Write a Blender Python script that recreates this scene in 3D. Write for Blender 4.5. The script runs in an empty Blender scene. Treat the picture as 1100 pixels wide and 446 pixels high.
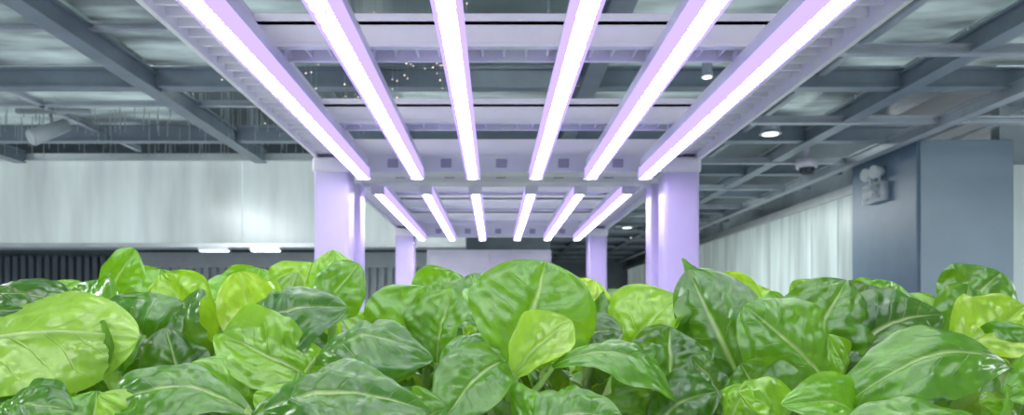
import bpy, math, random
import numpy as np
from mathutils import Vector, noise
random.seed(7)
CZ = 1.5            # eye height above the floor
scene = bpy.context.scene
COL = scene.collection

# ------------------------------------------------------------------ materials
def newmat(name):
    m = bpy.data.materials.new(name); m.use_nodes = True
    nt = m.node_tree
    for n in list(nt.nodes): nt.nodes.remove(n)
    return m, nt, nt.nodes.new('ShaderNodeOutputMaterial')

def pmat(name, col, rough=0.5, metal=0.0, var=0.08, scale=6.0, bump=0.0, emis=None, estr=0.0, stretch=(1,1,1), bscale=None, evar=None):
    m, nt, out = newmat(name)
    b = nt.nodes.new('ShaderNodeBsdfPrincipled')
    tc = nt.nodes.new('ShaderNodeTexCoord')
    mp = nt.nodes.new('ShaderNodeMapping'); mp.inputs['Scale'].default_value = stretch
    nz = nt.nodes.new('ShaderNodeTexNoise'); nz.inputs['Scale'].default_value = scale; nz.inputs['Detail'].default_value = 4
    cr = nt.nodes.new('ShaderNodeValToRGB')
    cr.color_ramp.elements[0].position = .3; cr.color_ramp.elements[1].position = .7
    cr.color_ramp.elements[0].color = tuple(c*(1-var) for c in col)+(1,)
    cr.color_ramp.elements[1].color = tuple(min(1,c*(1+var)) for c in col)+(1,)
    L = nt.links.new
    L(tc.outputs['Object'], mp.inputs['Vector']); L(mp.outputs[0], nz.inputs['Vector'])
    L(nz.outputs['Fac'], cr.inputs[0]); L(cr.outputs[0], b.inputs['Base Color'])
    b.inputs['Roughness'].default_value = rough; b.inputs['Metallic'].default_value = metal
    if bump:
        bp = nt.nodes.new('ShaderNodeBump'); bp.inputs['Strength'].default_value = bump
        n2 = nt.nodes.new('ShaderNodeTexNoise'); n2.inputs['Scale'].default_value = bscale or scale
        L(mp.outputs[0], n2.inputs['Vector'])
        L(n2.outputs['Fac'], bp.inputs['Height']); L(bp.outputs[0], b.inputs['Normal'])
    if emis:
        ev = var if evar is None else evar
        mx = nt.nodes.new('ShaderNodeMix'); mx.data_type='RGBA'; mx.blend_type='MULTIPLY'; mx.inputs[0].default_value=1
        cr2 = nt.nodes.new('ShaderNodeValToRGB')
        cr2.color_ramp.elements[0].position=.35; cr2.color_ramp.elements[1].position=.65
        cr2.color_ramp.elements[0].color=(1-ev,)*3+(1,); cr2.color_ramp.elements[1].color=(1,1,1,1)
        L(nz.outputs['Fac'], cr2.inputs[0]); L(cr2.outputs[0], mx.inputs[6]); mx.inputs[7].default_value = tuple(emis)+(1,)
        L(mx.outputs[2], b.inputs['Emission Color']); b.inputs['Emission Strength'].default_value = estr
    L(b.outputs[0], out.inputs[0])
    return m

def emat(name, col, s):
    m, nt, out = newmat(name)
    e = nt.nodes.new('ShaderNodeEmission'); e.inputs[0].default_value = tuple(col)+(1,); e.inputs[1].default_value = s
    nt.links.new(e.outputs[0], out.inputs[0]); return m

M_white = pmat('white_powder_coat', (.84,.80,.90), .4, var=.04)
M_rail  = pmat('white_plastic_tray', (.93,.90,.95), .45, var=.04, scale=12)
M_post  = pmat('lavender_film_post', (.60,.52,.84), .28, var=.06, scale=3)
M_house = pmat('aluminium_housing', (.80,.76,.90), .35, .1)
M_edge  = emat('led_diffuser_edge', (.44,.33,1.0), 1.35)
def led_mat():
    m, nt, out = newmat('led_diffuser'); L = nt.links.new
    tc = nt.nodes.new('ShaderNodeTexCoord')
    v = nt.nodes.new('ShaderNodeTexVoronoi'); v.inputs['Scale'].default_value = 110
    mr = nt.nodes.new('ShaderNodeMapRange'); mr.inputs[1].default_value=.15; mr.inputs[2].default_value=.7
    mr.inputs[3].default_value=38; mr.inputs[4].default_value=.9
    e = nt.nodes.new('ShaderNodeEmission'); e.inputs[0].default_value=(.87,.78,1,1)
    L(tc.outputs['Object'], v.inputs['Vector']); L(v.outputs['Distance'], mr.inputs[0]); L(mr.outputs[0], e.inputs[1])
    L(e.outputs[0], out.inputs[0]); return m
M_led = led_mat()

def leaf_mat():
    m, nt, out = newmat('lettuce_leaf'); N = nt.nodes.new; L = nt.links.new
    def math_(op, a, b=None, clamp=False):
        n = N('ShaderNodeMath'); n.operation = op; n.use_clamp = clamp
        for i, x in enumerate((a, b)):
            if x is None: continue
            if isinstance(x, (int, float)): n.inputs[i].default_value = x
            else: L(x, n.inputs[i])
        return n.outputs[0]
    def mr(x, a, b, c, d):
        n = N('ShaderNodeMapRange'); L(x, n.inputs[0])
        for i, vv in enumerate((a,b,c,d)): n.inputs[i+1].default_value = vv
        return n.outputs[0]
    def mix(f, a, b):
        n = N('ShaderNodeMix'); n.data_type = 'RGBA'
        if isinstance(f,(int,float)): n.inputs[0].default_value = f
        else: L(f, n.inputs[0])
        for i, x in ((6,a),(7,b)):
            if isinstance(x, tuple): n.inputs[i].default_value = x+(1,)
            else: L(x, n.inputs[i])
        return n.outputs[2]
    uv = N('ShaderNodeUVMap'); uv.uv_map = 'UVMap'
    sx = N('ShaderNodeSeparateXYZ'); L(uv.outputs[0], sx.inputs[0])
    at = N('ShaderNodeAttribute'); at.attribute_name = 'tint'
    tc = N('ShaderNodeTexCoord'); geo = N('ShaderNodeNewGeometry')
    nz = N('ShaderNodeTexNoise'); nz.inputs['Scale'].default_value = 22; nz.inputs['Detail'].default_value = 3
    L(tc.outputs['Object'], nz.inputs['Vector'])
    au = math_('ABSOLUTE', math_('SUBTRACT', math_('MULTIPLY', sx.outputs[0], 2.0), 1.0))
    y = sx.outputs[1]
    q = math_('MULTIPLY', math_('SUBTRACT', y, math_('MULTIPLY', au, .26)), 8.0)
    q = math_('ADD', q, math_('MULTIPLY', nz.outputs['Fac'], 1.1))
    d = math_('ABSOLUTE', math_('SUBTRACT', math_('FRACT', q), .5))
    lat = math_('MULTIPLY', mr(d, .45, .5, 0, 1), mr(au, .1, .9, .9, .05))
    midw = math_('DIVIDE', au, math_('SUBTRACT', 1.25, y))
    mid = mr(midw, .015, .08, 1, 0)
    vein = math_('MAXIMUM', lat, mid)
    vo = N('ShaderNodeTexVoronoi'); vo.feature = 'SMOOTH_F1'; vo.inputs['Scale'].default_value = 95
    nzv = N('ShaderNodeTexNoise'); nzv.inputs['Scale'].default_value = 60
    L(tc.outputs['Object'], nzv.inputs['Vector'])
    va = N('ShaderNodeVectorMath'); va.operation='MULTIPLY_ADD'; L(nzv.outputs['Color'], va.inputs[0]); va.inputs[1].default_value=(.014,.014,.014); L(tc.outputs['Object'], va.inputs[2])
    L(va.outputs[0], vo.inputs['Vector'])
    fine = mr(vo.outputs['Distance'], .45, .75, 0, 1)
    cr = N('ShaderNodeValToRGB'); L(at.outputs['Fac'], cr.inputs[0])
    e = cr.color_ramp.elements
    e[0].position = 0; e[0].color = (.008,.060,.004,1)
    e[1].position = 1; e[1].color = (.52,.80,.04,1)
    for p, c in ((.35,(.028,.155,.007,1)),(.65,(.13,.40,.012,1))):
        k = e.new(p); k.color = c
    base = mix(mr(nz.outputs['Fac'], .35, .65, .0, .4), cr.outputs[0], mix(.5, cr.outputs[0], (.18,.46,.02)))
    base = mix(math_('MULTIPLY', geo.outputs['Backfacing'], .40), base, (.32,.56,.08))
    base = mix(math_('MULTIPLY', fine, .16), base, (.26,.52,.07))
    base = mix(math_('MULTIPLY', lat, .34), base, (.28,.52,.09))
    base = mix(math_('MULTIPLY', mid, .66), base, (.48,.68,.24))
    p = N('ShaderNodeBsdfPrincipled'); L(base, p.inputs['Base Color'])
    p.inputs['Roughness'].default_value = .27
    p.inputs['Specular IOR Level'].default_value = .85
    h = math_('SUBTRACT', math_('MULTIPLY', mr(vo.outputs['Distance'], 0, .8, 1, 0), 1.0), math_('MULTIPLY', vein, .8))
    h = math_('ADD', h, math_('MULTIPLY', nz.outputs['Fac'], .9))
    bp = N('ShaderNodeBump'); bp.inputs['Strength'].default_value = .6; bp.inputs['Distance'].default_value = .0020
    L(h, bp.inputs['Height']); L(bp.outputs[0], p.inputs['Normal'])
    t = N('ShaderNodeBsdfTranslucent'); L(mix(.4, base, (.52,.88,.02)), t.inputs[0])
    ms = N('ShaderNodeMixShader'); ms.inputs[0].default_value = .32
    L(p.outputs[0], ms.inputs[1]); L(t.outputs[0], ms.inputs[2]); L(ms.outputs[0], out.inputs[0])
    return m
M_leaf = leaf_mat()

# ------------------------------------------------------------------ mesh builder
class MB:
    def __init__(s): s.v=[]; s.f=[]; s.m=[]
    def box(s, x0,x1,y0,y1,z0,z1, m=0):
        b=len(s.v)
        s.v += [(x,y,z) for z in (z0,z1) for y in (y0,y1) for x in (x0,x1)]
        for f in ((0,2,3,1),(4,5,7,6),(0,1,5,4),(2,6,7,3),(0,4,6,2),(1,3,7,5)):
            s.f.append([b+i for i in f]); s.m.append(m)
    def cyl(s, p0, p1, r0, r1=None, n=16, m=0):
        r1 = r0 if r1 is None else r1
        p0=Vector(p0); p1=Vector(p1); a=(p1-p0).normalized()
        u=a.orthogonal().normalized(); w=a.cross(u); b=len(s.v)
        for p,r in ((p0,r0),(p1,r1)):
            for i in range(n):
                t=2*math.pi*i/n; s.v.append(tuple(p+(u*math.cos(t)+w*math.sin(t))*r))
        for i in range(n):
            j=(i+1)%n; s.f.append([b+i,b+j,b+n+j,b+n+i]); s.m.append(m)
        s.f.append([b+i for i in reversed(range(n))]); s.m.append(m)
        s.f.append([b+n+i for i in range(n)]); s.m.append(m)
    def obj(s, name, mats, parent=None, bevel=0, smooth=False):
        me=bpy.data.meshes.new(name); me.from_pydata(s.v,[],s.f)
        for m in mats: me.materials.append(m)
        me.polygons.foreach_set('material_index', s.m)
        me.update()
        o=bpy.data.objects.new(name, me); COL.objects.link(o)
        if parent: o.parent=parent
        if bevel:
            md=o.modifiers.new('bevel','BEVEL'); md.width=bevel; md.segments=3; md.limit_method='ANGLE'
        if smooth:
            for p in me.polygons: p.use_smooth=len(p.vertices)==4
        return o
def empty(name):
    o=bpy.data.objects.new(name,None); COL.objects.link(o); o.empty_display_size=.2; return o

# ------------------------------------------------------------------ room shell
M_floor = pmat('grey_epoxy_floor', (.54,.56,.58), .3, var=.1)
M_wall  = pmat('painted_wall', (.37,.42,.45), .6, var=.06)
M_dark  = pmat('dark_slat_wall', (.16,.20,.22), .5, var=.15)
M_slat  = pmat('grey_ribbed_panel', (.42,.48,.49), .4, var=.1)
M_slab  = pmat('ceiling_slab', (.33,.38,.40), .35, var=.4, scale=1.3, bump=.3, bscale=3)
M_bar   = pmat('steel_grid', (.23,.28,.33), .35, .1, var=.12)
M_barl  = pmat('light_steel_grid', (.46,.50,.55), .3, .2, var=.12)
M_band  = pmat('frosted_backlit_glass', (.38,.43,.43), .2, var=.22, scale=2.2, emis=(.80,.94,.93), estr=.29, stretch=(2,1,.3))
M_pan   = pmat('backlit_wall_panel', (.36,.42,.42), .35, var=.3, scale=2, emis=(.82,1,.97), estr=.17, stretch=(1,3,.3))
M_colA  = pmat('blue_grey_column', (.15,.23,.32), .45, var=.05)
M_alu   = pmat('aluminium_trim', (.6,.64,.65), .3, .4)

b=MB(); b.box(-7,7.2,-4,19,-.1,0); b.obj('floor',[M_floor])
b=MB(); b.box(-7,7.2,-4,19,CZ+1.95,CZ+2.1); b.obj('ceiling',[M_slab])
b=MB(); b.box(-7.1,-7,-4,19,0,CZ+1.95); b.obj('wall_left',[M_wall])
b=MB(); b.box(-7,7.2,19,19.1,0,CZ+1.95); b.obj('wall_back',[M_wall])

# right wall with backlit planks
b=MB(); b.box(3.4,3.5,6.6,19,0,CZ+1.95,0)
y=6.65
while y<18.5:
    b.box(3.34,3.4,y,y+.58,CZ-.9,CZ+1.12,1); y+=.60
b.box(3.30,3.4,6.6,19,CZ+1.12,CZ+1.2,2)
b.obj('wall_right',[M_wall,M_pan,M_alu])
b=MB(); b.box(3.9,7.2,5.75,5.85,0,CZ+1.95,0); 
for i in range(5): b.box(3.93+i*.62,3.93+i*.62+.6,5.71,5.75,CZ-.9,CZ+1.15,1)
b.obj('wall_front_right',[M_wall,M_pan])
b=MB(); b.box(7.1,7.2,-4,5.75,0,CZ+1.95); b.obj('wall_far_right',[M_wall])

# left bulkhead band (frosted, backlit) & slatted wall below
b=MB()
x=-7.0
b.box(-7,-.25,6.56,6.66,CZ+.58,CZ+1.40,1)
while x<-.3:
    b.box(x+.004,min(x+2.4,-.25)-.004,6.50,6.56,CZ+.62,CZ+1.34,0); x+=2.4
b.box(-7,-.25,6.47,6.66,CZ+1.34,CZ+1.40,2)
b.box(-7,-.25,6.47,6.66,CZ+.585,CZ+.62,2)
b.obj('wall_bulkhead',[M_band,M_wall,M_alu])
b=MB(); b.box(-7,.6,8.0,8.1,0,CZ+1.95,0)
x=-7.0
while x<.55:
    light = x>-3.86
    b.box(x,x+(.05),7.93,8.0,0,CZ+(.62),1 if light else 0); x+=.085
b.box(-3.92,-3.86,7.88,8.0,0,CZ+.9,2)
b.box(-3.86,.6,7.97,8.0,0,CZ+.62,1)
b.box(-3.86,.6,7.90,8.0,CZ+.50,CZ+.66,2)
b.obj('wall_slatted',[M_dark,M_slat,M_alu])
M_strip=emat('strip_lens',(.9,1,1),3)
for x in (-2.45,-2.0):
    b=MB(); b.box(x-.13,x+.13,6.48,6.56,CZ+.560,CZ+.585,0); b.box(x-.12,x+.12,6.49,6.55,CZ+.550,CZ+.560,1)
    b.obj('linear_strip_light',[M_alu,M_strip])

# column
b=MB(); b.box(3.15,3.86,5.55,6.56,0,CZ+1.30,0)
b.box(3.165,3.86,5.53,5.55,0,CZ+1.30,1)
b.obj('structural_column',[M_colA,pmat('column_front_face',(.28,.36,.42),.35,var=.12,scale=1.0)],bevel=.012)

# ---------------- suspended ceiling grid
def ibar(b, axis, c, a0, a1, z0, w, h, m=0):
    t=.012
    if axis=='y':
        b.box(c-w/2,c+w/2,a0,a1,z0,z0+t,m); b.box(c-w/2,c+w/2,a0,a1,z0+h-t,z0+h,m); b.box(c-w*.3,c+w*.3,a0,a1,z0+t,z0+h-t,m)
    else:
        b.box(a0,a1,c-w/2,c+w/2,z0,z0+t,m); b.box(a0,a1,c-w/2,c+w/2,z0+h-t,z0+h,m); b.box(a0,a1,c-w*.3,c+w*.3,z0+t,z0+h-t,m)
b=MB()
for c in (-6.2,-4.1,-2.02,-.72,.55,1.45,2.42,4.6): ibar(b,'y',c,-3.5,18.8 if c>0 else 6.45,CZ+1.31,.10,.11)
for c in (3.05,): ibar(b,'y',c,-3.5,18.8,CZ+1.27,.08,.08,1)
for c in (-5.1,-3.05,-1.4,1.92,3.75): ibar(b,'y',c,-3.5,6.4 if c<0 or c>3.3 else 18.8,CZ+1.40,.04,.04,1)
yy=-2.35
while yy<18.5:
    ibar(b,'x',yy,-6.9,6.9 if yy<5.6 else 3.3,CZ+1.33,.09,.12) if yy<6.4 else ibar(b,'x',yy,.3,3.3,CZ+1.33,.09,.12)
    ibar(b,'x',yy+.68,.6,6.9 if yy+.68<5.6 else 3.3,CZ+1.30,.05,.05,1)
    if yy<5.6: ibar(b,'x',yy+.62,-6.9,-.7,CZ+1.40,.04,.04,1)
    yy+=1.35
for c in (-4.1,-2.02,-.72,.55,1.45,2.42):
    for k in range(0,7): b.cyl((c,-1+k*1.2,CZ+1.42),(c,-1+k*1.2,CZ+1.95),.008,n=6,m=1)
b.obj('ceiling_grid',[M_bar,M_barl])

# infill panels lying on the grid; patchy emission stands in for light through them
M_inf = pmat('painted_glow_panel', (.34,.40,.41), .10, var=.5, scale=2.6, bump=.6, bscale=5, emis=(.78,1,.97), estr=.22, evar=.92, stretch=(.6,1.6,1))
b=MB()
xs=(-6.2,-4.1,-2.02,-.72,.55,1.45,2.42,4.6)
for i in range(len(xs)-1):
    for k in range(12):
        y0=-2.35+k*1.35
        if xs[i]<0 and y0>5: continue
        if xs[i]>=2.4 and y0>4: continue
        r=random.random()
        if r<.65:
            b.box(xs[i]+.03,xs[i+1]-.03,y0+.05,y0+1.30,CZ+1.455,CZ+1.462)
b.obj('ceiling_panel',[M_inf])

# ducts and pipes
b=MB()
b.box(2.6,3.2,-3,5.9,CZ+1.58,CZ+1.74,0)
for k in range(8): b.box(2.58,3.22,-2.5+k,-2.46+k,CZ+1.56,CZ+1.76,1)
b.obj('ventilation_duct',[pmat('galvanised_duct',(.60,.65,.66),.22,.6,var=.2,scale=3,bump=.3),M_barl],bevel=.01)
b=MB()
for c,z,r in ((-3.2,1.75,.05),(-3.0,1.78,.035),(-1.3,1.7,.06),(1.0,1.75,.05),(2.0,1.68,.04),(4.0,1.7,.09)):
    b.cyl((c,-3,CZ+z),(c,14 if c>0 else 6.4,CZ+z),r)
b.cyl((-6.5,4.9,CZ+1.62),(6.5,4.9,CZ+1.62),.05); b.cyl((-6.5,3.7,CZ+1.66),(6.5,3.7,CZ+1.66),.035)
b.obj('ceiling_pipework',[M_barl],smooth=True)

# tube lights added above the grid to brighten the ceiling
M_fill = emat('ceiling_fill_tube',(.88,1,.97),10)
for (x,y,l,ax) in ((2.2,3.9,1.0,'y'),(3.7,4.6,1.2,'x'),(-3.1,4.4,1.0,'x'),(-5.2,3.2,1.0,'x'),(2.2,7.5,1.2,'y'),(2.2,11,1.2,'y'),(-1.3,5.6,1.0,'x'),(1.0,5.4,.8,'x'),(3.9,2.6,1.2,'x'),(-2.8,2.2,1.2,'y'),(-4.6,5.6,1.2,'x'),(.2,3.0,1.0,'x')):
    b=MB()
    if ax=='y':
        b.box(x-.09,x+.09,y-l/2,y+l/2,CZ+1.80,CZ+1.83,0)
        for s in (-.07,.07): b.cyl((x+s,y-l/2+.03,CZ+1.785),(x+s,y+l/2-.03,CZ+1.785),.016,m=1)
    else:
        b.box(x-l/2,x+l/2,y-.05,y+.05,CZ+1.80,CZ+1.83,0)
        for s in (-.07,.07): b.cyl((x-l/2+.03,y+s,CZ+1.79),(x+l/2-.03,y+s,CZ+1.79),.016,m=1)
    b.cyl((x,y,CZ+1.83),(x,y,CZ+1.95),.01,n=8)
    b.obj('ceiling_fill_fixture',[M_barl,M_fill])

# round downlights
M_dl = emat('downlight_lens',(.92,1,.98),2.2)
for (x,y,k) in ((2.05,5.53,.8),(1.20,4.2,.35),(.28,3.85,.3),(2.05,8.2,.9),(2.45,9.5,.9),(2.05,11.5,1),(2.45,13,1)):
    b=MB()
    b.cyl((x,y,CZ+1.36),(x,y,CZ+1.44),.085*k,n=24)
    b.cyl((x,y,CZ+1.34),(x,y,CZ+1.36),.10*k,.085*k,n=24)
    b.cyl((x,y,CZ+1.335),(x,y,CZ+1.34),.07*k,n=24,m=1)
    b.cyl((x,y,CZ+1.44),(x,y,CZ+1.95),.008,n=6)
    b.obj('downlight',[M_barl,M_dl],smooth=True)

# dome camera
bpy.ops.mesh.primitive_uv_sphere_add(segments=24,ring_count=12,radius=.065,location=(2.6,6.2,CZ+1.22))
o=bpy.context.object; o.name='dome'; o.data.materials.append(pmat('smoked_dome',(.04,.05,.06),.08))
for p in o.data.polygons: p.use_smooth=True
pr=empty('security_dome_camera')
b=MB(); b.cyl((2.6,6.2,CZ+1.22),(2.6,6.2,CZ+1.29),.085,.09,n=24); b.cyl((2.6,6.2,CZ+1.29),(2.6,6.2,CZ+1.95),.025,n=12)
b.obj('housing',[M_white],pr,smooth=True); o.parent=pr

# emergency light on column
M_em = pmat('emergency_white',(.72,.78,.82),.4)
b=MB()
b.box(3.09,3.15,5.95,6.25,CZ+.92,CZ+1.07,0)
b.box(3.083,3.09,5.97,6.23,CZ+.94,CZ+1.05,1)
for yy in (6.03,6.17):
    b.cyl((3.12,yy,CZ+1.07),(3.12,yy,CZ+1.13),.012,n=8)
    b.cyl((3.15,yy,CZ+1.16),(3.06,yy-.02,CZ+1.15),.035,.055,n=20)
    b.cyl((3.06,yy-.02,CZ+1.15),(3.052,yy-.022,CZ+1.15),.048,.048,n=20,m=2)
b.obj('emergency_light',[M_em,pmat('emergency_face',(.50,.55,.60),.5,var=.3,scale=40),pmat('lamp_glass',(.8,.85,.85),.1)],smooth=True)

# track spot on the left
b=MB()
b.cyl((-3.07,5.15,CZ+1.40),(-3.05,5.15,CZ+1.27),.012,n=8)
b.cyl((-3.0,5.22,CZ+1.33),(-3.12,5.02,CZ+1.19),.045,.055,n=20)
b.cyl((-3.12,5.02,CZ+1.19),(-3.123,5.015,CZ+1.187),.045,n=20,m=1)
b.box(-3.3,-2.8,5.13,5.17,CZ+1.39,CZ+1.42)
b.obj('track_spotlight',[pmat('spot_body',(.40,.45,.47),.35),pmat('spot_lens',(.5,.55,.55),.1)],smooth=True)

# hanging bead strings
M_bead = emat('warm_bead',(1,.80,.66),1.5)
M_wire = pmat('thin_wire',(.5,.55,.55),.3,.5)
b=MB()
rr=random.Random(3)
for i in range(230):
    x=rr.uniform(-5.2,-.9); y=rr.uniform(4.9,6.3); z1=CZ+rr.uniform(1.27,1.36)
    b.cyl((x,y,z1),(x,y,CZ+1.95),.0028,n=4,m=0)
for i in range(130):
    x=rr.uniform(-1.5,-.15); y=rr.uniform(3.9,4.9); z1=CZ+rr.uniform(1.22,1.6)
    b.cyl((x,y,z1),(x,y,CZ+1.95),.0010,n=4,m=0)
    for k in range(rr.randint(1,2)):
        zz=z1+k*rr.uniform(.05,.15); s=rr.uniform(.003,.0055)
        b.cyl((x,y,zz-s),(x,y,zz),.0005,s,n=6,m=1); b.cyl((x,y,zz),(x,y,zz+s),s,.0005,n=6,m=1)
b.obj('hanging_bead_lights',[M_wire,M_bead])

# ------------------------------------------------------------------ grow racks
LX=(-.486,-.286,-.079,.155,.359,.559)
M_tray = pmat('grow_tray_plastic',(.55,.58,.56),.4)
M_sock = pmat('socket_plate',(.42,.38,.5),.5)
def rack(y0,y1,beams,name):
    e=empty(name)
    xl,xr=-.674,.767
    for k,yp in enumerate((y0,y1-.12)):
        for s,x in enumerate((xl,xr-.13)):
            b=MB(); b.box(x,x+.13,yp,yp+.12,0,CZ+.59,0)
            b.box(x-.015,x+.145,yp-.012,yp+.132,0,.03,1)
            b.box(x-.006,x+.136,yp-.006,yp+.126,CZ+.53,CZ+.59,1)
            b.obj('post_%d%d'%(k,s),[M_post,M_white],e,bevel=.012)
    b=MB()
    for x0,x1 in ((xl,-.535),(.628,xr)):
        b.box(x0,x0+.012,y0,y1,CZ+.59,CZ+.67); b.box(x1-.012,x1,y0,y1,CZ+.575,CZ+.67)
        b.box(x0,x1,y0,y1,CZ+.622,CZ+.632)
        n=int((y1-y0)/.055)
        for i in range(n+1):
            y=y0+i*(y1-y0-.008)/n; b.box(x0+.012,x1-.012,y,y+.008,CZ+.602,CZ+.622)
        xm=(x0+x1)/2; b.box(xm-.004,xm+.004,y0,y1,CZ+.60,CZ+.622)
    b.obj('side_rails',[M_rail],e)
    b=MB()
    for y in beams:
        b.box(-.535,.628,y,y+.012,CZ+.592,CZ+.668); b.box(-.535,.628,y+.09,y+.102,CZ+.592,CZ+.668)
        b.box(-.535,.628,y,y+.102,CZ+.64,CZ+.652)
        b.box(-.535,.628,y-.01,y+.012,CZ+.590,CZ+.600)
        for i in range(24): 
            x=-.53+i*.05; b.box(x,x+.006,y+.012,y+.09,CZ+.60,CZ+.64)
    b.obj('cross_beams',[M_rail],e,bevel=.002)
    b=MB()
    for y in (y0,y1-.10):
        b.box(-.545,.638,y,y+.10,CZ+.535,CZ+.60); b.box(-.66,.755,y+.02,y+.08,CZ+.60,CZ+.665)
        for x in LX: b.box(x+.085,x+.125,y-.006,y,CZ+.552,CZ+.585,1)
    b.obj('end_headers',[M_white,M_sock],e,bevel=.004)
    for z,nm in ((CZ-.30,'grow_bed'),(.45,'lower_bed')):
        b=MB()
        b.box(xl+.13,xr-.13,y0,y1,z-.03,z,0)
        b.box(xl+.10,xl+.13,y0,y1,z-.06,z+.06,0); b.box(xr-.13,xr-.10,y0,y1,z-.06,z+.06,0)
        b.box(xl+.13,xr-.13,y0,y0+.02,z-.06,z+.06,0); b.box(xl+.13,xr-.13,y1-.02,y1,z-.06,z+.06,0)
        for x in (-.46,-.28,-.10,.08,.26,.44,.58):
            b.box(x-.045,x+.045,y0+.03,y1-.03,z,z+.05,1)
        b.obj(nm,[M_white,M_tray],e,bevel=.003)
    for x in LX:
        b=MB(); a0=y0+.08; a1=y1-.135
        b.box(x-.018,x+.018,a0,a1,CZ+.540,CZ+.575,0)
        b.box(x-.0245,x+.0245,a0+.01,a1-.01,CZ+.506,CZ+.540,2)
        b.box(x-.0155,x+.0155,a0+.012,a1-.012,CZ+.503,CZ+.506,1)
        for yc in (a0,a1-.008): b.box(x-.027,x+.027,yc,yc+.008,CZ+.500,CZ+.552,0)
        for y in beams: b.box(x-.012,x+.012,y+.03,y+.06,CZ+.57,CZ+.60,0)
        b.obj('led_grow_light',[M_house,M_led,M_edge])
rack(-.45,2.90,(-.4,.30,.97,1.65,2.30),'grow_rack')
rack(3.02,5.18,(3.6,4.15,4.7),'grow_rack')

# white storage cabinet beyond racks
b=MB(); b.box(-.52,.44,5.75,6.2,0,CZ+.50,0); b.box(-.50,-.045,5.735,5.75,.05,CZ+.47,0); b.box(-.035,.42,5.735,5.75,.05,CZ+.47,0)
b.box(-.08,-.065,5.71,5.735,CZ-.3,CZ,1); b.box(-.015,0,5.71,5.735,CZ-.3,CZ,1)
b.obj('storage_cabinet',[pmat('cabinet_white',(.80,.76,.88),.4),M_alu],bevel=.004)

# ------------------------------------------------------------------ lettuce
def leaf(B,T,Nh,W,arch=.12,cup=.6,tint=.5,curl=0.,seed=0,nu=25,nv=35,puck=1.0,wave=.10,crown=None):
    B=np.array(B,float); T=np.array(T,float); Nh=np.array(Nh,float)
    ax=T-B; L=np.linalg.norm(ax); a=ax/L
    Nn=Nh-a*np.dot(Nh,a); Nn/=np.linalg.norm(Nn); S=np.cross(a,Nn)
    v=np.linspace(0,1,nv); 
    vs=v**.85
    vs=1-(1-vs)**1.25
    P=B[None]+a[None]*(L*vs)[:,None]+Nn[None]*(arch*L*np.sin(np.pi*vs**.9))[:,None]-Nn[None]*(curl*L*np.maximum(0,vs-.55)**2*3)[:,None]
    rs=random.Random(seed)
    P+=S[None]*(rs.uniform(-.09,.09)*L*np.sin(np.pi*vs))[:,None]
    t=np.gradient(P,axis=0); t/=np.linalg.norm(t,axis=1)[:,None]
    n=Nn[None]-t*(t@Nn)[:,None]; n/=np.linalg.norm(n,axis=1)[:,None]
    s=np.cross(t,n)
    w=W/2*np.maximum(np.sin(np.pi*np.clip(vs,0,1)**rs.uniform(1.08,1.25)),0)**rs.uniform(.48,.70)
    w*=1-.30*np.clip(1-vs/.35,0,1)**1.5
    w=np.maximum(w,W*.035*(1-vs)+.0006)
    u=np.linspace(-1,1,nu)
    c=cup if abs(cup)>.05 else .05
    cc=c*(.75+.5*np.cos(vs*2.2))
    X=np.empty((nv,nu)); Z=np.empty((nv,nu))
    ph=[rs.uniform(0,6.28) for _ in range(4)]
    asym=rs.uniform(-.35,.35)
    for i in range(nv):
        k=cc[i]
        X[i]=w[i]*np.sin(k*u)/k; Z[i]=w[i]*(1-np.cos(k*u))/k*(1+asym*u)
        av=vs[i]
        edge=np.abs(u)**2.5
        Z[i]+=W*wave*edge*np.where(u<0,np.sin(8*av+ph[0])+.35*np.sin(19*av+ph[2]),np.sin(7*av+ph[1])+.35*np.sin(17*av+ph[3]))*min(1,w[i]/(W*.3))
        q=(av-np.abs(u)*.26)*8
        pk=np.abs(np.sin(np.pi*q))**.6*np.minimum(1,np.abs(u)*5)*(1-edge*.6)
        env=w[i]/(W*.5)
        Z[i]+=puck*.034*W*pk*env
        Z[i]-=.045*W*np.exp(-(u/.10)**2)*env
        for j in range(nu):
            nz=noise.noise(Vector((u[j]*2.3+seed*1.7,av*4.2,seed*.37)))+.5*noise.noise(Vector((u[j]*5.5+seed,av*10,seed*.9)))
            Z[i,j]+=puck*.10*W*nz*env*(.35+.65*min(1,abs(u[j])*3))
    V=P[:,None,:]+s[:,None,:]*X[:,:,None]+n[:,None,:]*Z[:,:,None]
    verts=V.reshape(-1,3).tolist(); faces=[]; uvs=[]
    for i in range(nv-1):
        for j in range(nu-1):
            faces.append((i*nu+j,i*nu+j+1,(i+1)*nu+j+1,(i+1)*nu+j))
    vuv=[((u[j]+1)/2,v[i]) for i in range(nv) for j in range(nu)]
    if crown is not None:
        C=np.array(crown,float); base=len(verts)
        d=P[1]-P[0]; d/=np.linalg.norm(d)
        ll=np.linalg.norm(B-C)
        for i,tt in enumerate(np.linspace(0,1,6)):
            c1=C+np.array((0,0,ll*.35)); c2=B-d*ll*.35
            p=(1-tt)**3*C+3*(1-tt)**2*tt*c1+3*(1-tt)*tt**2*c2+tt**3*(P[0]+d*.01)
            r=.009*(1-tt)+.0032*tt
            for k in range(8):
                an=2*math.pi*k/8
                q_=p+s[0]*math.cos(an)*r*1.5+n[0]*math.sin(an)*r*.8
                verts.append(q_.tolist()); vuv.append((.5,.05))
        for i in range(5):
            for k in range(8):
                k2=(k+1)%8
                faces.append((base+i*8+k,base+i*8+k2,base+(i+1)*8+k2,base+(i+1)*8+k))
    return verts,faces,vuv,tint

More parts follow.
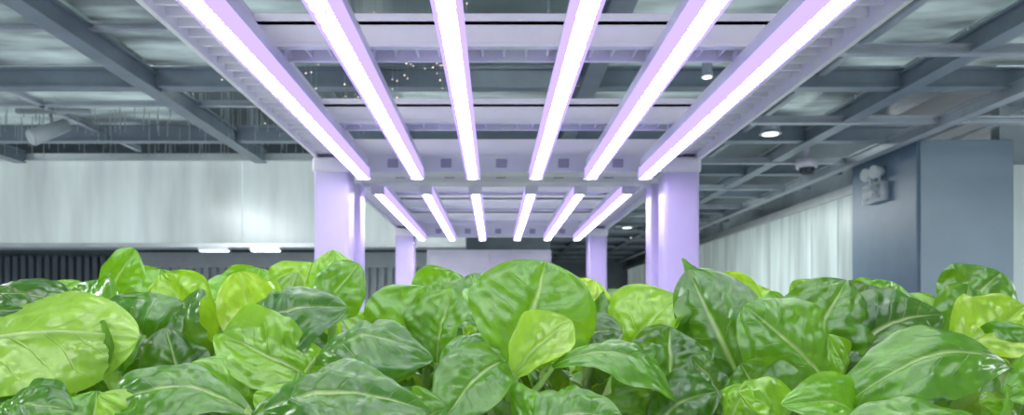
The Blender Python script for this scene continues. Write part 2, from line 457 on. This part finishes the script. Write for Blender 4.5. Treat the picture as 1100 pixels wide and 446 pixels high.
def leaves_mesh(name,ls):
    V=[];F=[];UV=[];T=[]
    for (v,f,uv,t) in ls:
        b=len(V); V+=v; F+=[tuple(b+i for i in q) for q in f]; UV+=uv; T+=[t]*len(v)
    me=bpy.data.meshes.new(name); me.from_pydata(V,[],F); me.materials.append(M_leaf)
    uvl=me.uv_layers.new(name='UVMap')
    li=np.empty(len(me.loops),dtype=np.int32); me.loops.foreach_get('vertex_index',li)
    UVa=np.array(UV,dtype=np.float32); uvl.data.foreach_set('uv',UVa[li].ravel())
    at=me.attributes.new('tint','FLOAT','POINT'); at.data.foreach_set('value',np.array(T,dtype=np.float32))
    me.polygons.foreach_set('use_smooth',[True]*len(F)); me.update()
    return me

# hero leaves : base, tip, face normal, width, arch, cup, tint, curl   (x, y, z about eye level, metres)
H=[]
def h(B,T,N,W,arch=.12,cup=.5,tint=.5,curl=0.,wave=.07,puck=.9):
    if N[1]<0 and N[2]<.6: N=(N[0],N[1],N[2]+.22)
    H.append((B,T,N,W*1.12,arch,cup,tint,curl,wave,puck))
# --- left
h((-.57,.72,-.010),(-.405,.72,.012),(-.05,-.55,.85),.065,.10,-.7,.15)
h((-.56,.66,-.085),(-.325,.68,-.022),(-.1,.75,-.6),.105,-.10,.7,.74,0,.08,.6)
h((-.445,.84,.005),(-.405,.84,.074),(.85,-.45,.2),.045,.1,.6,.62)
h((-.43,.92,-.03),(-.425,.95,.058),(.1,-.9,.4),.085,.1,.7,.60)
h((-.325,.86,-.04),(-.375,.84,.046),(-.3,-.9,.3),.085,.15,.7,.78)
h((-.330,.78,-.075),(-.400,.76,.012),(-.25,-.75,.7),.100,.22,-.6,.38,.3)
h((-.300,.75,-.085),(-.315,.78,.028),(-.8,-.65,.2),.090,.15,-.5,.22,.1)
h((-.262,.80,-.05),(-.275,.80,.046),(-.4,.85,-.1),.060,.1,-.5,.98)
h((-.33,.98,-.02),(-.315,1.0,.062),(.1,-.9,.4),.095,.1,.6,.65)
h((-.27,.98,-.02),(-.245,1.0,.070),(-.1,-.9,.4),.090,.1,.6,.75)
h((-.20,.92,-.01),(-.198,.92,.080),(.4,-.8,.3),.060,.1,.5,.70)
h((-.215,.86,-.02),(-.155,.86,.058),(.2,-.8,.5),.065,.1,-.5,.5)
h((-.255,.78,-.055),(-.165,.76,.018),(0,-.7,.75),.110,.25,-.7,.34,.3)
h((-.165,.74,-.070),(-.262,.72,-.015),(.1,-.75,.6),.080,.12,.8,.70,.1,.14)
h((-.17,.70,-.045),(-.060,.70,-.030),(0,-.55,.85),.090,.28,-.8,.36,.2)
h((-.115,.82,-.06),(-.075,.82,.030),(.3,-.85,.3),.090,.15,-.4,.55)
h((-.06,.80,-.06),(-.045,.80,.028),(-.5,-.8,.2),.075,.12,.6,.50)
h((-.07,.98,-.02),(-.055,1.0,.058),(.2,-.9,.3),.085,.1,.5,.55)
h((-.205,.60,-.092),(-.055,.60,-.064),(0,-.55,.85),.090,.18,-.6,.34,.2,.06)
h((-.20,.62,-.085),(-.315,.60,-.066),(.1,-.55,.8),.075,.15,-.5,.40,.2)
h((-.42,.60,-.10),(-.345,.60,-.070),(0,-.5,.9),.07,.15,-.5,.36,.2)
h((-.50,.70,-.10),(-.385,.66,-.075),(.1,-.6,.8),.08,.15,-.5,.40,.2)
h((-.40,.76,-.07),(-.475,.84,.030),(-.2,-.8,.5),.08,.15,.5,.55)
# --- centre
h((.010,.72,-.055),(.050,.72,.052),(.10,-.97,.05),.118,.08,-.38,.52,.1,.05,.7)
h((.015,.68,-.060),(.070,.68,-.005),(.35,.85,-.35),.052,-.15,-1.0,.80,0,.10)
h((.010,.68,-.042),(-.040,.62,-.085),(.15,-.8,.6),.060,.12,.5,.42)
h((.045,.66,-.050),(.165,.66,-.066),(.05,-.55,.85),.055,.28,-.5,.48,.2)
h((.06,.78,-.04),(.135,.78,-.018),(.1,-.7,.7),.060,.15,-.6,.16)
h((.135,.82,-.06),(.200,.82,.024),(-.45,-.8,.2),.095,.12,.9,.75,.1)
h((.19,.80,-.055),(.212,.78,.030),(.7,-.7,.1),.065,.2,-.8,.34)
h((.105,.90,-.03),(.120,.90,.042),(.1,-.9,.3),.065,.1,.6,.90)
h((.07,1.0,-.02),(.10,1.02,.050),(.1,-.9,.3),.080,.1,.6,.6)
h((-.01,.92,-.02),(-.03,.95,.052),(-.2,-.9,.3),.080,.1,.6,.45)
h((.02,.60,-.10),(.10,.59,-.075),(0,-.55,.85),.085,.15,-.5,.40,.2)
h((.16,.70,-.095),(.115,.68,-.035),(-.2,-.8,.5),.075,.15,-.5,.35)
h((.17,.72,-.07),(.175,.74,-.012),(.2,-.9,.2),.070,.1,.5,.30)
# --- right
h((.255,.74,-.090),(.200,.78,.048),(-.65,-.7,.25),.095,.12,-.8,.30,.1)
h((.245,.88,-.03),(.222,.86,.066),(.75,-.6,.1),.060,.12,-.6,.40,.1)
h((.285,.88,-.03),(.270,.88,.050),(0,.95,-.3),.070,.1,-.6,.92)
h((.315,.95,-.03),(.345,.97,.038),(.1,-.9,.3),.075,.1,.6,.80)
h((.325,.72,-.070),(.245,.72,.010),(-.35,-.85,.35),.085,.12,-.45,.50,.1,.05)
h((.330,.82,-.060),(.378,.80,.038),(-.15,-.9,.35),.095,.18,-.5,.42,.2)
h((.355,.78,-.062),(.470,.78,.005),(-.1,-.85,.5),.090,.12,-.5,.20,.1)
h((.455,.92,-.03),(.500,.92,.040),(.1,-.85,.5),.090,.15,-.6,.58,.2)
h((.545,.88,-.02),(.585,.86,.050),(-.2,-.85,.4),.085,.15,-.5,.42,.2)
h((.485,.80,-.04),(.570,.80,.010),(.0,-.8,.5),.085,.10,.6,.82)
h((.53,.78,-.07),(.56,.76,-.020),(.1,-.8,.5),.085,.10,-.5,.50)
h((.445,.64,-.045),(.290,.64,-.075),(-.1,-.65,.75),.070,.22,-.45,.44,.2,.05)
h((.40,.58,-.09),(.26,.57,-.085),(0,-.6,.8),.065,.12,-.5,.46,.1)
h((.52,.64,-.09),(.43,.62,-.065),(0,-.6,.8),.075,.15,.5,.60,.1)
h((.38,.70,-.085),(.43,.72,-.030),(.2,-.8,.4),.070,.12,.5,.30)
h((.215,.70,-.10),(.185,.70,-.04),(.5,-.8,.2),.070,.12,-.5,.18)
h((.255,.70,-.10),(.225,.68,-.045),(-.2,-.9,.3),.070,.12,.5,.40)
# secondary foliage between the outer leaves
rs=random.Random(21)
for i in range(38):
    x=-.62+i*.033+rs.uniform(-.012,.012); y=rs.uniform(.84,1.05); zt=rs.uniform(.0,.050)
    dx=rs.uniform(-.07,.07); fl=-1 if rs.random()<.35 else 1
    H.append(((x,y,zt-rs.uniform(.075,.095)),(x+dx,y+rs.uniform(-.02,.02),zt),(rs.uniform(-.8,.8),-.8*fl,rs.uniform(.2,.8)*fl),rs.uniform(.055,.08),rs.uniform(.05,.2)*fl,rs.choice((.7,-.6,.5,-.4)),rs.uniform(.1,.95),rs.uniform(0,.3)*fl,.08,.9))
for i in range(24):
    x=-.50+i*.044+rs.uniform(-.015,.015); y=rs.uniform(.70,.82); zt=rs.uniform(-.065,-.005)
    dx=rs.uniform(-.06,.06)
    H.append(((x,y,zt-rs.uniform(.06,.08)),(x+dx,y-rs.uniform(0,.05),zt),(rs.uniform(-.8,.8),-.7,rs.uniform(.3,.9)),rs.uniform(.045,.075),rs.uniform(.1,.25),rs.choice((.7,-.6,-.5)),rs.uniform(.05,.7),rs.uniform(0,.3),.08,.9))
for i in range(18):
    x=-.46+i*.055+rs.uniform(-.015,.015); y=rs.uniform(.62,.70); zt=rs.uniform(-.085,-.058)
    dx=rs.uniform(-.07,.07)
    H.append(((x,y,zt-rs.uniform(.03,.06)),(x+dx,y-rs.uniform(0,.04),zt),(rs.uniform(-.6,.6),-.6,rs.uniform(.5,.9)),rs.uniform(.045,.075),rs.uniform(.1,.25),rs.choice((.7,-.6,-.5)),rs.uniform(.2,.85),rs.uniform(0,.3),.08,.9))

crowns=[]
for r,yc in enumerate((.74,.93)):
    for i in range(8):
        crowns.append(((-.62 if r==0 else -.55)+i*.18, yc, -.245))
groups={i:[] for i in range(len(crowns))}
for k,(B,T,N,W,ar,cu,ti,cl,wv,pk) in enumerate(H):
    ci=min(range(len(crowns)),key=lambda i:(crowns[i][0]-B[0])**2+2*(crowns[i][1]-max(B[1],.74))**2)
    c=crowns[ci]
    groups[ci].append(leaf((B[0],B[1],B[2]+CZ),(T[0],T[1],T[2]+CZ),N,W,ar,cu,ti,cl,seed=k+1,nu=31,nv=47,puck=pk,wave=wv,crown=(c[0],c[1],c[2]+CZ)))
def rosette(c,rs,n,rmin,rmax,zt,nu,nv,tlo,thi,k0):
    ls=[]
    for k in range(n):
        f=k/(n-1); an=k*2.39996+rs.uniform(-.3,.3)
        r=rmin+(rmax-rmin)*f; 
        d=np.array((math.cos(an),math.sin(an),0))
        zz=zt*(1-f)+ (zt-.075)*f + rs.uniform(-.012,.012)
        T=np.array((c[0],c[1],0))+d*r; T[2]=zz
        B=np.array((c[0],c[1],0))+d*r*.35; B[2]=zz-.105+.02*f
        N=-d*(.9-.5*f)+np.array((0,0,.25+.7*f))
        ls.append(leaf(B,T,N,rs.uniform(.08,.115),rs.uniform(.02,.12),rs.choice((.7,.9,-.4,.5)),rs.uniform(tlo,thi),rs.uniform(.1,.4),seed=k0+k,nu=nu,nv=nv,crown=c))
    return ls
for i,c in enumerate(crowns):
    rs=random.Random(50+i)
    cc=(c[0],c[1],c[2]+CZ)
    low = -.060 if c[1]<.8 else -.01
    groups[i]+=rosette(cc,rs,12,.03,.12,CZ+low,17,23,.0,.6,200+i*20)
for i in groups:
    me=leaves_mesh('lettuce_head',groups[i]); o=bpy.data.objects.new('lettuce_head',me); COL.objects.link(o)

protos=[]
for k in range(5):
    rs=random.Random(900+k)
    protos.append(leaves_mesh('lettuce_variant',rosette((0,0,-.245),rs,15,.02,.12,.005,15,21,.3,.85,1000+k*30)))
crop=empty('lettuce_crop')
rs=random.Random(5); n=0
for y0,y1 in ((1.13,2.75),(3.2,5.0)):
    y=y0
    while y<y1:
        for x in (-.46,-.28,-.10,.08,.26,.44,.58):
            o=bpy.data.objects.new('head_%d'%n,rs.choice(protos)); n+=1; COL.objects.link(o); o.parent=crop
            o.location=(x+rs.uniform(-.02,.02),y+rs.uniform(-.02,.02),CZ); o.rotation_euler=(0,0,rs.uniform(0,6.28))
            s=rs.uniform(.92,1.06); o.scale=(s,s,1)
        y+=.19

# ------------------------------------------------------------------ light
w=bpy.data.worlds.new('world'); scene.world=w; w.use_nodes=True
w.node_tree.nodes['Background'].inputs[0].default_value=(.76,.84,.90,1)
w.node_tree.nodes['Background'].inputs[1].default_value=.48
def area(name,loc,rot,sx,sy,e,col):
    l=bpy.data.lights.new(name,'AREA'); l.shape='RECTANGLE'; l.size=sx; l.size_y=sy; l.energy=e; l.color=col
    o=bpy.data.objects.new(name,l); COL.objects.link(o); o.location=loc; o.rotation_euler=rot
# room ambience: added fill lights near grid height, not real fittings
area('room_fill',(-1.2,-1.6,CZ+1.2),(math.radians(50),0,math.radians(-20)),2.0,.5,30,(.97,.97,1))
area('room_fill',(4.4,1.5,CZ+1.25),(0,0,0),.6,3.0,130,(.92,.97,1))
area('room_fill',(-3.2,2.5,CZ+1.25),(0,0,0),.6,3.0,150,(.92,.97,1))
area('room_fill',(2.0,8.5,CZ+1.25),(0,0,0),.6,3.0,80,(.93,.99,.98))

# ------------------------------------------------------------------ camera
cd=bpy.data.cameras.new('camera'); cam=bpy.data.objects.new('camera',cd); COL.objects.link(cam)
cam.location=(0,0,CZ); cam.rotation_euler=(math.pi/2,0,0)
cd.sensor_width=36; cd.lens=36*800/1100
cd.shift_x=19/1100; cd.shift_y=115/1100
cd.clip_start=.02; cd.clip_end=60
cd.dof.use_dof=True; cd.dof.focus_distance=.74; cd.dof.aperture_fstop=11
scene.camera=cam
scene.view_settings.view_transform='Standard'
scene.view_settings.exposure=0.4
